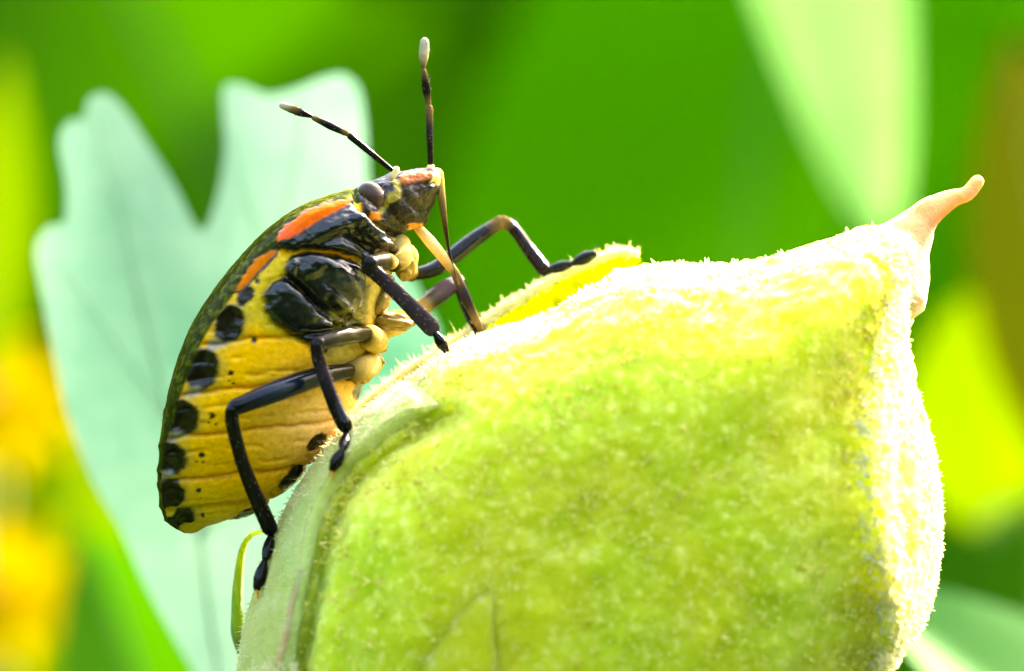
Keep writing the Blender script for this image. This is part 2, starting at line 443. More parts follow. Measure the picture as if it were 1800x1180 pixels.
# broad leaved plant that fills the far background
def broad_plant():
    root = plant('broad_leaved_plant', 'tall broad leaved green plant filling the blurred background', 'plant', (10, 330))
    stem_to_ground(root, [(10, 330, GROUND - 2), (6, 330, -150), (12, 325, 30), (8, 330, 190)], 3.0)
    specs = [((12, 328, -60), (-40, 300, 50), 74, M['mid_shaded']), ((12, 326, -50), (25, 296, 60), 58, M['mid']), ((10, 326, -62), (-62, 292, -20), 60, M['mid']),
             ((12, 326, -40), (70, 300, 30), 52, M['deep']), ((12, 326, -70), (62, 290, -42), 56, M['mid']), ((10, 330, 30), (-50, 310, 90), 64, M['mid_shaded']),
             ((10, 330, 30), (45, 310, 85), 60, M['mid']), ((10, 330, 60), (-5, 300, 130), 60, M['mid']),
             ((-30, 320, -40), (-150, 300, 10), 70, M['mid']), ((-30, 320, 30), (-140, 300, 80), 64, M['deep']), ((50, 320, -30), (160, 300, 20), 66, M['mid']),
             ((40, 322, 30), (150, 300, 90), 66, M['mid']), ((-20, 320, -60), (-130, 300, -70), 60, M['deep']), ((40, 320, -60), (140, 300, -70), 60, M['deep'])]
    for b, t, W, m in specs:
        leaf_part(root, b, t, W, (0.2, -0.8, 0.55), m, 'leaf', 0.10, 0.03, None, True, 0.25)
broad_plant()

# ------------------------------------------------------------------ lobed leaf behind the bug
def lobed_leaf():
    Y = 23.0
    out = [(345, 1190), (300, 1112), (252, 1022), (212, 932), (165, 850), (122, 742), (98, 640), (76, 530), (62, 440), (85, 398), (112, 392), (116, 330), (104, 250),
           (120, 214), (146, 208), (158, 172), (190, 166), (222, 196), (258, 250), (302, 318), (340, 392), (360, 404), (384, 340), (396, 250), (392, 160), (420, 148), (470, 166),
           (520, 156), (565, 138), (605, 132), (632, 160), (642, 230), (650, 330), (690, 430), (740, 520), (775, 600), (760, 700), (700, 800), (640, 930), (560, 1060), (480, 1190), (440, 1300), (405, 1300), (375, 1250)]
    B = spline(np.array(out, float), 420, True)
    C = np.array([420.0, 700.0])
    nr = 44
    v = []; 
    def depth(p):
        d = p - C
        return Y + 1.6 * math.sin(d[0] / 300.0 + 0.4) - 0.0045 * d[1] + 0.35 * math.cos(d[0] / 95.0) * max(0, (-d[1]) / 500) + 0.3 * math.sin(d[1] / 150 + d[0] / 200)
    for i in range(nr + 1):
        r = i / nr
        for b in B:
            p = C + (b - C) * r
            v.append(P(p[0], p[1], depth(p)))
    n = len(B)
    f = [(i * n + j, i * n + (j + 1) % n, (i + 1) * n + (j + 1) % n, (i + 1) * n + j) for i in range(nr) for j in range(n)]
    foot = P(420, 1500, Y + 6)
    root = plant('lobed_leaf', 'broad lobed pale mint leaf standing behind the bug', 'leaf', (foot[0], Y + 8))
    blade = obj('leaf_blade', np.array(v), f, M['glaucous'], root)
    def vein(pts, r):
        mb = MB(); tube(mb, [P(x, y, depth(np.array([x, y])) - 0.12) for x, y in pts], [r * 0.4, r * 0.15], (0, 0, 0, 1), 26, 8)
        mb.build('vein', M['vein'], blade)
    vein([(405, 1290), (372, 1100), (352, 950), (300, 740), (240, 500), (175, 200)], 0.16)
    vein([(352, 950), (420, 700), (480, 480), (540, 170)], 0.13)
    vein([(352, 950), (480, 800), (620, 660), (750, 600)], 0.12)
    vein([(300, 740), (200, 600), (90, 450)], 0.09)
    vein([(480, 480), (430, 330), (402, 165)], 0.08)
    vein([(420, 700), (540, 560), (620, 420)], 0.08)
    b = P(405, 1290, depth(np.array([405, 1290])))
    stem_to_ground(root, [(foot[0], Y + 8, GROUND - 2), (foot[0] - 1, Y + 8, -160), (foot[0] - 0.5, Y + 5, -30), tuple(b)], 0.8, None, 'petiole')
lobed_leaf()

# ------------------------------------------------------------------ seed pod
YC = -0.6; HP = 6.2; CP = np.array([1030.0, 900.0])
POD = [(438, 1180), (432, 1250), (450, 1340), (510, 1430), (630, 1505), (800, 1550), (1000, 1560), (1200, 1520), (1350, 1430), (1470, 1310), (1545, 1200),
       (1582, 1145), (1622, 1085), (1644, 1000), (1650, 900), (1638, 800), (1617, 720), (1596, 645), (1591, 560), (1596, 500), (1606, 446), (1590, 412),
       (1550, 405), (1496, 414), (1440, 432), (1380, 452), (1300, 468), (1210, 469), (1130, 474), (1080, 490), (1025, 518), (985, 545), (920, 570), (850, 590),
       (790, 616), (742, 652), (708, 694), (660, 730), (618, 768), (578, 815), (538, 872), (510, 926), (486, 990), (466, 1048), (448, 1110)]
_B = spline(np.array(POD, float), 720, True)
_ang = np.arctan2(-(_B[:, 1] - CP[1]), _B[:, 0] - CP[0]); _rad = np.linalg.norm(_B - CP, axis=1)
_o = np.argsort(_ang); _ang = _ang[_o]; _rad = _rad[_o]
_angx = np.r_[_ang - 2 * math.pi, _ang, _ang + 2 * math.pi]; _radx = np.tile(_rad, 3)
KEEL = [(1612, 410), (1580, 520), (1552, 620), (1520, 740), (1516, 850), (1530, 950), (1556, 1050), (1545, 1180), (1470, 1330)]
CREST = [(700, 700), (790, 632), (900, 600), (1000, 578), (1100, 556), (1220, 530), (1330, 498), (1430, 462), (1540, 430), (1600, 420)]
KF = (CAMD + YC) / CAMD / S
GROOVE = [(545, 1190), (560, 1090), (576, 1000), (588, 945), (608, 888), (640, 840), (684, 800), (740, 760), (800, 722)]

def pod_xy(phi, psi):
    r = np.sin(psi); R = np.interp(phi, _angx, _radx)
    # silhouette detail fades towards the middle of the face
    return CP[0] + np.cos(phi) * R * r, CP[1] - np.sin(phi) * R * r

def pod_pt(phi, psi, off=0.0):
    """surface of the pod; psi 0 = middle of the near face, pi/2 = outline, pi = middle of the far face"""
    phi = np.atleast_1d(np.asarray(phi, float)); psi = np.atleast_1d(np.asarray(psi, float))
    x, y = pod_xy(phi, psi)
    r = np.sin(psi); sg = np.where(psi < math.pi / 2, -1.0, 1.0)
    d = np.power(np.clip(1 - r ** 3.6, 0, 1), 0.53) * HP
    p = np.stack([x, y], 1)
    near = sstep(math.pi / 2 - psi, 0.0, 0.30)
    k = line_d(p, KEEL); cr = line_d(p, CREST)
    d = d + near * (0.65 * np.exp(-(k / 42) ** 2) + 0.12 * np.exp(-(cr / 40) ** 2) - 0.65 * np.exp(-(line_d(p, GROOVE) / 15) ** 2))
    # two shallow furrows of the carpels on the near face
    d = d - near * 0.10 * np.exp(-(line_d(p, [(1330, 500), (1400, 640), (1440, 800), (1440, 1000), (1400, 1250)]) / 40) ** 2)
    X = (x - 900) * KF; Z = (590 - y) * KF
    q = np.stack([X, YC + sg * d, Z], 1)
    if np.any(off):
        e = 1e-3
        a = pod_pt(phi + e, psi) - pod_pt(phi - e, psi); b = pod_pt(phi, psi + e) - pod_pt(phi, psi - e)
        nn = np.cross(b, a); nn /= np.linalg.norm(nn, axis=1)[:, None] + 1e-12
        out = q - np.array([(CP[0] - 900) * KF, YC, (590 - CP[1]) * KF])
        nn *= np.where((nn * out).sum(1) < 0, -1, 1)[:, None]
        q = q + nn * np.broadcast_to(off, len(q))[:, None]
    return q

def pod_param(px, py):
    """(phi, psi) of the near face point that the photograph shows at a pixel"""
    y = YC
    for _ in range(6):
        k = (CAMD + y) / CAMD / S
        fx = 900 + (px - 900) * k / KF; fy = 590 + (py - 590) * k / KF
        phi = math.atan2(-(fy - CP[1]), fx - CP[0]); R = np.interp(phi, _angx, _radx)
        r = min(0.9995, math.hypot(fx - CP[0], fy - CP[1]) / R); psi = math.asin(r)
        y = pod_pt(phi, psi)[0][1]
    return phi, psi

pod = thing('seed_pod', 'large fuzzy green seed pod with a peach beak, under the bug', 'seed pod', (1.5, 0, GROUND))
NPH, NPS = 420, 190
ph = np.linspace(-math.pi, math.pi, NPH, endpoint=False); ps = np.linspace(0.004, math.pi - 0.004, NPS)
PH, PS = np.meshgrid(ph, ps); PHf, PSf = PH.ravel(), PS.ravel()
lump = fbm(pod_pt(PHf, PSf), 1.1, 4) * (0.10 + 0.12 * np.exp(-((PSf - math.pi / 2) / 0.4) ** 2) * (np.sin(PHf) > 0.1) * (np.cos(PHf) > -0.2)) + fbm(pod_pt(PHf, PSf), 4.5, 2, 3.1) * 0.035
# the sunlit upper rim and keel are broken and knobbly
vpod = pod_pt(PHf, PSf, lump)
pxs = np.stack(pod_xy(PHf, PSf), 1)
fp = [(i * NPH + j, i * NPH + (j + 1) % NPH, (i + 1) * NPH + (j + 1) % NPH, (i + 1) * NPH + j) for i in range(NPS - 1) for j in range(NPH)]
fp += [tuple(range(NPH)), tuple((NPS - 1) * NPH + j for j in range(NPH - 1, -1, -1))]
husk = obj('pod_wall', vpod, fp, M['pod'], pod)

def shell(name, edge, phi_range, back, thick, mat, n1=120, n2=50):
    """a sepal lying on the pod: from its free edge (phi, psi curve) round the outline to the far face"""
    ep = np.array([pod_param(*q) for q in edge]); ep[:, 0] = np.unwrap(ep[:, 0])
    o = np.argsort(ep[:, 0]); e_phi, e_psi = ep[o, 0], ep[o, 1]
    f0, f1 = phi_range if phi_range else (e_phi[0], e_phi[-1])
    phis = np.linspace(f0, f1, n1); ed = np.interp(phis, e_phi, e_psi)
    rows = []
    for t in np.r_[-0.001, np.linspace(0, 1, n2)]:
        psi = ed + (back - ed) * max(0, t)
        e_d = np.minimum(max(t, 0) * 9, 1.0)
        endf = np.clip(np.minimum((phis - f0), (f1 - phis)) * 14, 0, 1)
        off = -0.12 + (0.12 + thick * (1.0 - 0.5 * max(0, t))) * (0 if t < 0 else (0.75 + 0.25 * math.sqrt(e_d))) * np.sqrt(endf)
        rows.append((phis, psi, off + 0.0))
    v = np.concatenate([pod_pt(a, b, c) for a, b, c in rows])
    v += (fbm(v, 2.2, 3) * 0.05)[:, None] * np.array([0.4, -0.8, 0.4])
    m = len(rows)
    f = [(i * n1 + j, i * n1 + j + 1, (i + 1) * n1 + j + 1, (i + 1) * n1 + j) for i in range(m - 1) for j in range(n1 - 1)]
    return obj(name, v, f, mat, pod), v
CREASE = [(500, 1300), (515, 1190), (530, 1090), (548, 1000), (560, 940), (582, 880), (615, 830), (660, 788), (720, 745), (778, 712)]
sepal_a, v_sep_a = shell('sepal', CREASE, None, math.pi * 0.60, 0.38, M['sepal'])

# small sepal tip low on the near face
def small_sepal():
    n1, n2 = 40, 24; v = []
    for i in range(n1):
        t = i / (n1 - 1)
        l = np.array([866 - 170 * t ** 0.8, 1028 + 200 * t]); r = np.array([868 + 12 * t, 1028 + 200 * t])
        for j in range(n2):
            s = j / (n2 - 1); p = l + (r - l) * s
            e = min(s, 1 - s) * 2
            v.append(pod_pt(*pod_param(*p), np.array([-0.08 + 0.30 * min(1, (e * 3) ** 0.5) * min(1, t * 6) * (0.5 + 0.5 * s)]))[0])
    f = [(i * n2 + j, i * n2 + j + 1, (i + 1) * n2 + j + 1, (i + 1) * n2 + j) for i in range(n1 - 1) for j in range(n2 - 1)]
    return obj('sepal', np.array(v), f, M['pod'], pod), np.array(v)
small_sepal()

# dry brown margin of the left sepal
mb = MB()
tube(mb, [pod_pt(*pod_param(x, y), np.array([0.24]))[0] for x, y in [(498, 1230), (508, 1175), (520, 1110), (533, 1050), (545, 1000)]], [0.13, 0.12, 0.03], (0, 0, 0, 1), 26, 10)
mb.build('sepal_margin', M['beak'], pod)

# sepal standing behind the pod: its inner face glows with light from behind
def back_sepal():
    E = spline(np.array([(628, 728), (690, 676), (760, 628), (820, 590), (870, 556), (930, 519), (990, 486), (1050, 459), (1085, 446), (1122, 447)], float), 90)
    I = spline(np.array([(760, 850), (820, 800), (880, 760), (940, 720), (990, 680), (1035, 640), (1075, 600), (1105, 560), (1126, 510), (1132, 468)], float), 90)
    nq = 24; F = []; 
    for side in (0, 1):
        for i in range(90):
            for j in range(nq):
                t = j / (nq - 1); p = E[i] + (I[i] - E[i]) * t
                y = 1.3 + 1.6 * i / 89 + 1.5 * math.sin(t * 1.5) + 0.12 * mnoise.noise(Vector((p[0] / 30, p[1] / 30, 1)))
                F.append(P(p[0], p[1] + (4 * mnoise.noise(Vector((p[0] / 14, 3, 0))) if j == 0 else 0), y + (0.16 if side else 0) * min(1, 0.3 + j)))
    n = 90 * nq
    f = [(i * nq + j, i * nq + j + 1, (i + 1) * nq + j + 1, (i + 1) * nq + j) for i in range(89) for j in range(nq - 1)]
    o = obj('sepal', np.array(F[:n]), f, M['inner'], pod)
    return o, np.array(F[:n]).reshape(90, nq, 3)
bs, bsg = back_sepal()

# beak: the withered style
mb = MB()
tube(mb, [P(1545, 490, -0.8), P(1590, 426, -0.7), P(1628, 378, -0.6), P(1668, 352, -0.6), P(1700, 340, -0.6), P(1719, 318, -0.6)],
     [1.25, 0.98, 0.62, 0.38, 0.28, 0.19, 0.15], (0, 0, 0, 1), 50, 18)
v = mb.v[0]; v += (fbm(v, 1.6, 3) * 0.07)[:, None] * np.array([0.6, 0.3, 0.7])
mb.build('beak', M['beak'], pod)

# dry orange crumbs lying in the hairs of the upper rim
for x, y, r_, dg in ((1205, 492, 0.15, 30), (1085, 502, 0.11, -20), (1190, 506, 0.06, 0), (1010, 552, 0.08, 20)):
    mb = MB(); ellipsoid(mb, P(x, y, -1.7), (r_, r_ * 0.8, r_ * 0.7), (0, 0, 0, 1), px_axes(dg), 14, 10, 0.7)
    mb.build('dry_crumb', M['crumb'], pod)

# curled bract at the left foot of the pod
mb = MB()
tube(mb, [P(462, 934, 1.2), P(440, 942, 1.2), P(426, 968, 1.1), P(419, 1020, 1.0), P(417, 1080, 0.9), P(422, 1130, 0.8), P(470, 1240, 0.6)], [0.04, 0.09, 0.13, 0.15, 0.14, 0.12], (0, 0, 0, 1), 50, 12, 1.8)
mb.build('bract', M['bract'], pod)
# stalk
mb = MB()
tube(mb, [(1.5, 0, GROUND - 2), (-2, 4, -220), (3, 6, -90), (2.5, 2, -30), (1.8, -0.4, -11.5)], [1.5, 1.2, 1.0, 1.2], (0, 0, 0, 1), 60, 14)
mb.build('stalk', M['stem'], pod)

# hairs of the pod: stars of short pale bristles
def pod_hairs():
    r = np.random.default_rng(11); mb = MB(); face = MB()
    V = vpod.reshape(NPS, NPH, 3)
    def scatter(n, weight):
        c = 0
        while c < n:
            m = 6000
            fi = r.uniform(-math.pi, math.pi, m); si = np.arccos(r.uniform(-0.55, 1, m))
            x, y = pod_xy(fi, si)
            ok = (y < 1260) & (r.uniform(0, 1, m) < weight(x, y, si))
            fi, si = fi[ok], si[ok]
            base = pod_pt(fi, si, np.full(len(fi), 0.0)); up = pod_pt(fi, si, np.full(len(fi), 1.0)) - base
            rays = r.integers(3, 6, len(fi))
            B = np.repeat(base, rays, axis=0); N = np.repeat(up, rays, axis=0)
            D = N * 0.75 + r.normal(0, 0.65, B.shape)
            s = np.repeat(r.lognormal(0, 0.35, len(fi)), rays)
            fm = np.repeat((si < 1.12) & (line_d(np.stack(pod_xy(fi, si), 1), KEEL) > 40), rays)
            for tgt, q in ((face, fm), (mb, ~fm)):
                cones(tgt, (B - N * 0.02)[q], D[q], (0.088 * s)[q], (0.025 * s)[q], (1, 1, 1, 1), r)
            c += len(fi)
    def wgt(x, y, si):
        edge = np.exp(-((si - math.pi / 2) / 0.42) ** 2)
        k = np.exp(-(line_d(np.stack([x, y], 1), KEEL) / 70) ** 2)
        patch = 0.5 + 0.5 * np.sin(x / 57 + np.sin(y / 43)) * np.sin(y / 61 + 1.3 * np.sin(x / 71))
        return np.clip(0.09 + 0.12 * patch + 0.9 * edge + 0.8 * k, 0, 1)
    scatter(30000, wgt)
    # hairy edges of the sepals
    for arr, n, ln in ((bsg[:, 0], 4500, 0.13), (bsg[:, 1], 300, 0.10)):
        i = r.uniform(0, len(arr) - 1.01, n); a = i.astype(int); t = (i - a)[:, None]
        p = arr[a] * (1 - t) + arr[a + 1] * t + r.normal(0, 0.03, (n, 3))
        cones(mb, p, np.array([-0.45, -0.25, 0.8]) + r.normal(0, 0.6, p.shape), ln * r.lognormal(0, 0.4, n), 0.02, (1, 1, 1, 1), r)
    rows = v_sep_a.reshape(-1, 120, 3)
    m = 2200; a = r.integers(1, len(rows), m); b = r.integers(0, 120, m)
    a = np.where(r.uniform(0, 1, m) < 0.25, 2, a)
    p = rows[a, b]; nrm = p - np.array([(CP[0] - 900) * KF, YC, (590 - CP[1]) * KF]); nrm /= np.linalg.norm(nrm, axis=1)[:, None]
    cones(mb, p, nrm + r.normal(0, 0.6, p.shape), 0.10 * r.lognormal(0, 0.4, m), 0.015, (1, 1, 1, 1), r)
    tip = rows[1:14, 104:].reshape(-1, 3)
    p = tip[r.integers(0, len(tip), 3500)] + r.normal(0, 0.03, (3500, 3))
    cones(mb, p, np.array([0.2, -0.3, 0.8]) + r.normal(0, 0.6, p.shape), 0.16 * r.lognormal(0, 0.3, 3500), 0.03, (1, 1, 1, 1), r)
    o = mb.build('hairs', M['hair'], pod, False); tag(o, kind='stuff')
    o = face.build('shaded_hairs', M['shaded_hairs'], husk, False); tag(o, kind='stuff')  # near face hairs, tinted for the shade they stand in
pod_hairs()

# ------------------------------------------------------------------ shield bug
SEC = np.array([  # dorsal outline px, ventral outline px, margin fraction, half width mm
    (322, 936, 338, 938, 0.50, 0.30),
    (296, 918, 362, 935, 0.22, 1.05),
    (284, 884, 408, 920, 0.10, 1.75),
    (282, 840, 455, 895, 0.08, 2.30),
    (284, 790, 502, 862, 0.08, 2.65),
    (291, 735, 548, 818, 0.10, 2.90),
    (301, 682, 590, 766, 0.11, 3.02),
    (316, 628, 622, 712, 0.12, 3.05),
    (340, 570, 645, 655, 0.13, 3.00),
    (376, 512, 660, 598, 0.15, 2.88),
    (420, 456, 672, 545, 0.17, 2.68),
    (470, 404, 684, 500, 0.18, 2.45),
    (525, 365, 694, 462, 0.19, 2.15),
    (578, 344, 702, 432, 0.22, 1.75),
    (618, 332, 708, 412, 0.30, 1.32),
    (634, 327, 713, 406, 0.42, 1.05),
    (660, 316, 724, 402, 0.46, 1.02),
    (692, 304, 736, 402, 0.46, 0.90),
    (728, 298, 747, 394, 0.42, 0.72),
    (760, 296, 764, 352, 0.42, 0.48),
    (774, 299, 775, 326, 0.45, 0.22)], float)
NS, NA = 460, 132
sec = spline(SEC, NS)
bug_root_loc = tuple(P(600, 800, 0))
half = np.linspace(0, 1, NA)
body_v = np.zeros((NS, 2 * NA - 2, 3)); is_dorsal = np.zeros((NS, 2 * NA - 2))
for i in range(NS):
    D = P(sec[i, 0], sec[i, 1]); V = P(sec[i, 2], sec[i, 3]); m = sec[i, 4]; w_ = sec[i, 5]
    du = 0.30
    s1 = np.clip(half / du, 0, 1) * math.pi / 2; s2 = np.clip((half - du) / (1 - du), 0, 1) * math.pi / 2
    fr = np.where(half <= du, m * (1 - np.cos(s1)), m + (1 - m) * np.sin(s2) ** 1.05)
    g = np.where(half <= du, np.sin(s1) ** 0.9, np.cos(s2) ** 0.95) * w_
    near = D + (V - D) * fr[:, None]; near[:, 1] -= g
    far = near.copy(); far[:, 1] *= -1
    body_v[i] = np.vstack([near, far[-2:0:-1]])
    is_dorsal[i] = np.r_[np.clip((du - half) / 0.02, -1, 1), np.clip((du - half) / 0.02, -1, 1)[-2:0:-1]]
NR = 2 * NA - 2
a = np.roll(body_v, -1, axis=1) - np.roll(body_v, 1, axis=1); b = np.gradient(body_v, axis=0)
nrm = np.cross(a, b); nrm /= np.linalg.norm(nrm, axis=2)[:, :, None] + 1e-12
cen = body_v.mean(axis=1, keepdims=True)
nrm *= np.where(((nrm * (body_v - cen)).sum(2) < 0).mean() > 0.5, -1, 1)
bv = body_v.reshape(-1, 3); bn = nrm.reshape(-1, 3); dors = is_dorsal.reshape(-1)
px = to_px(bv)
n1 = fbm(bv, 1.3, 3); n2 = fbm(bv, 5.0, 3, 2.0)
wob = px + np.stack([n2, np.roll(n2, 977)], 1) * 3.0
disp = n2 * 0.012
# abdomen: segments with folds between them
q = px[:, 1] + 0.10 * (px[:, 0] - 350) + 5 * n1
abd = sstep(q, 560, 610) * (dors <= 0)
seg = [520, 606, 690, 766, 842, 893, 925]
ph_ = np.interp(q, seg, np.arange(len(seg)))
fr_ = ph_ - np.floor(ph_)
fold_d = np.minimum(fr_, 1 - fr_) * np.interp(q, seg, np.r_[np.diff(seg), 40])
sub1 = np.abs(fr_ - 0.36 - 0.05 * n1) * 80; sub2 = np.abs(fr_ - 0.70 + 0.05 * n1) * 80
disp += abd * (0.07 * (np.sin(np.pi * fr_) ** 0.5 - 0.6) - 0.075 * np.exp(-(fold_d / 3.5) ** 2)
               - 0.05 * np.exp(-(sub1 / 4) ** 2) * sstep(n1, -0.25, 0.25) - 0.045 * np.exp(-(sub2 / 4) ** 2) * sstep(-n1, -0.25, 0.25))
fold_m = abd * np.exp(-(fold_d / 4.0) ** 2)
C_YEL, C_LIME, C_PEACH, C_CREAM = np.array([0.95, 0.455, 0.002, 0.42]), np.array([0.66, 0.42, 0.015, 0.40]), np.array([0.95, 0.58, 0.22, 0.44]), np.array([0.62, 0.46, 0.14, 0.35])
C_BLK, C_BLUE, C_ORG, C_DRS = np.array([0.003, 0.004, 0.004, 0.11]), np.array([0.006, 0.009, 0.014, 0.2]), np.array([0.62, 0.095, 0.0002, 0.49]), np.array([0.020, 0.026, 0.003, 0.52])
C_BRN, C_OLV, C_GLASS = np.array([0.014, 0.008, 0.004, 0.26]), np.array([0.24, 0.18, 0.012, 0.35]), np.array([0.30, 0.26, 0.22, 0.22])
col = np.tile(C_YEL, (len(bv), 1))
def paint(mask, c):
    global col
    mk = np.clip(mask, 0, 1)[:, None]; col = col * (1 - mk) + np.asarray(c) * mk
def region(poly, soft=2.5): return sstep(poly_sd(wob, poly), -soft, soft)
def spot(cx, cy, rx, ry, deg, soft=0.12):
    t = math.radians(deg); d = wob - (cx, cy)
    u = d[:, 0] * math.cos(t) - d[:, 1] * math.sin(t); w2 = d[:, 0] * math.sin(t) + d[:, 1] * math.cos(t)
    e = np.sqrt((u / rx) ** 2 + (w2 / ry) ** 2); return 1 - sstep(e, 1 - soft, 1 + soft), e
paint(0.35 * fold_m, np.array([0.55, 0.16, 0.001, 0.4]))  # fold lines darkened in the colour: pigment plus crease shade
# belly turns peach towards the middle, lime towards its base
paint(0.85 * np.exp(-(((px - (585, 745)) / (95, 80)) ** 2).sum(1)), C_PEACH)
paint(0.6 * sstep(px[:, 1], 820, 920), np.array([0.62, 0.44, 0.03, 0.32]))
paint(region([(395, 560), (430, 500), (470, 455), (520, 440), (545, 455), (500, 560), (545, 600), (480, 590), (430, 560)], 14), C_LIME)
paint(region([(600, 470), (700, 430), (760, 470), (720, 640), (640, 660), (560, 640), (570, 600)], 14), C_CREAM * np.array([0.8, 0.75, 0.5, 1]))
paint(0.6 * np.clip(n2 + 0.2, 0, 1) * region([(600, 470), (700, 430), (760, 470), (720, 640), (640, 660), (560, 640), (570, 600)], 10), C_OLV)
paint(region([(696, 396), (725, 392), (716, 440), (712, 480), (690, 470), (692, 430)], 4), C_CREAM)
# abdomen marks
greenish = np.array([0.22, 0.24, 0.05, 0.3])
for cx, cy, rx, ry, dg in ((403, 570, 26, 37, -24), (355, 650, 30, 39, -20), (319, 735, 31, 33, -12), (297, 806, 32, 30, -5), (296, 869, 30, 26, 8), (316, 914, 30, 15, 22)):
    mk, e = spot(cx, cy, rx * 1.35, ry * 1.15, dg, 0.4); paint(mk * 0.55, greenish)
    mk, e = spot(cx, cy, rx, ry, dg); paint(mk, C_BRN * np.array([0.55, 0.55, 0.5, 1])); disp += mk * (-0.02 + 0.05 * sstep(e, 0.55, 1.0))
    mk2, _ = spot(cx + 4, cy + 3, rx * 0.45, ry * 0.65, dg + 5, 0.5); disp -= mk2 * 0.07
for cx, cy in ((380, 607), (341, 690), (308, 767), (290, 838)):
    mk, e = spot(cx - 2, cy, 15, 9, 20, 0.5); paint(mk * 0.9, C_GLASS)
mk, e = spot(431, 520, 13, 20, -35); paint(mk, C_BRN)
for cx, cy, r_ in ((448, 598, 5.5), (405, 655, 5.5), (373, 731, 5.5), (378, 746, 2.2), (367, 745, 1.8), (354, 800, 5), (357, 812, 2), (347, 812, 1.6), (349, 862, 4.5), (352, 874, 1.7), (357, 904, 3.5), (452, 497, 5), (402, 672, 1.8), (410, 676, 1.8)):
    mk, e = spot(cx, cy, r_, r_, 0, 0.3); paint(mk, C_BRN * 0.6); disp -= mk * 0.015
for cx, cy, rx, ry, dg in ((556, 776, 22, 10, 38), (514, 841, 30, 13, 36), (428, 905, 22, 8, 30), (632, 684, 22, 10, 60)):
    mk, e = spot(cx, cy, rx, ry, dg); paint(mk, C_BRN * 0.5)
# thorax plates
T_PRO = [(616, 352), (632, 372), (660, 400), (692, 424), (700, 440), (692, 452), (664, 446), (645, 460), (628, 452), (596, 442), (556, 436), (505, 440), (478, 436), (470, 426), (500, 395), (540, 366)]
T_MES = [(498, 490), (500, 468), (512, 448), (545, 438), (600, 448), (634, 460), (646, 490), (640, 530), (622, 560), (590, 575), (560, 545), (530, 510)]
T_LOB = [(464, 545), (464, 515), (476, 495), (500, 488), (524, 502), (556, 540), (585, 562), (590, 600), (572, 622), (545, 610), (505, 586), (478, 566)]
T_MID = [(520, 480), (600, 470), (650, 500), (640, 580), (600, 610), (560, 580)]
paint(region(T_MID, 6), C_BLK)
for poly, h_, wd in ((T_PRO, 0.10, 16), (T_MES, 0.12, 22), (T_LOB, 0.20, 24)):
    sd = poly_sd(wob, poly); m_ = sstep(sd, -2.5, 2.5) * (dors <= 0.3)
    paint(m_, C_BLK); t_ = np.clip(sd / wd, 0, 1)
    disp += (dors <= 0.3) * h_ * np.sqrt(np.clip(1 - (1 - t_) ** 2, 0, 1)) * (sd > 0)
    disp -= 0.05 * np.exp(-(sd / 5) ** 2) * (dors <= 0.3)
paint(0.9 * region([(566, 560), (600, 540), (640, 520), (650, 590), (600, 600)], 8) * np.clip(0.4 + 1.6 * n2, 0, 1), C_OLV)
paint(0.8 * np.exp(-(((px - (600, 490)) / (26, 18)) ** 2).sum(1)), C_BLUE * np.array([2.2, 2.2, 2.2, 1]))  # blue sheen of reflected sky painted onto the black plate
for cx, cy, rx, ry, dg, h_ in ((650, 408, 38, 13, -38, 0.16), (600, 395, 40, 12, 25, 0.10), (596, 485, 38, 14, -42, 0.12), (548, 470, 20, 14, 40, 0.08), (668, 432, 22, 10, -10, 0.08), (510, 470, 9, 17, -18, 0.10), (590, 530, 30, 8, -45, 0.08)):
    mk, e = spot(cx, cy, rx, ry, dg, 0.6); disp += h_ * mk * (dors <= 0.3)
for ln, wd, dp in (([(500, 447), (560, 440), (610, 450), (650, 470)], 6, 0.10), ([(560, 430), (600, 415), (640, 440)], 9, 0.09), ([(520, 500), (560, 535), (600, 560)], 6, 0.08)):
    disp -= dp * np.exp(-(line_d(px, ln) / wd) ** 2) * (dors <= 0.3)
ORG1 = [(488, 424), (489, 410), (510, 390), (545, 369), (585, 354), (616, 347), (617, 359), (598, 371), (562, 388), (532, 408), (508, 423)]
ORG2 = [(414, 512), (428, 484), (450, 456), (472, 442), (488, 440), (474, 458), (450, 482), (428, 508)]
edge_blk = sstep(poly_sd(wob, ORG1), -9, -6)
paint(np.maximum(edge_blk, sstep(poly_sd(wob, ORG2), -6, -4)), C_BLK)
# dorsal side
dd = sstep(dors, -0.2, 0.4)
paint(dd * (1 - region(ORG1)) * (1 - region(ORG2)) * sstep(px[:, 0], 0, 1) * (1 - sstep(px[:, 0], 640, 660)), C_DRS * np.array([1, 1, 1, 1]))
paint(dd * np.clip(n2 * 1.6, 0, 0.5) * (1 - region(ORG1)) * (1 - region(ORG2)), np.array([0.12, 0.13, 0.008, 0.5]))
paint(region(ORG1, 2), C_ORG); paint(region(ORG2, 2), C_ORG * np.array([0.95, 1.5, 1, 1]))
paint(0.5 * np.exp(-(((px - (505, 412)) / (22, 12)) ** 2).sum(1)) * region(ORG1, 2), np.array([0.85, 0.06, 0.002, 0.22]))
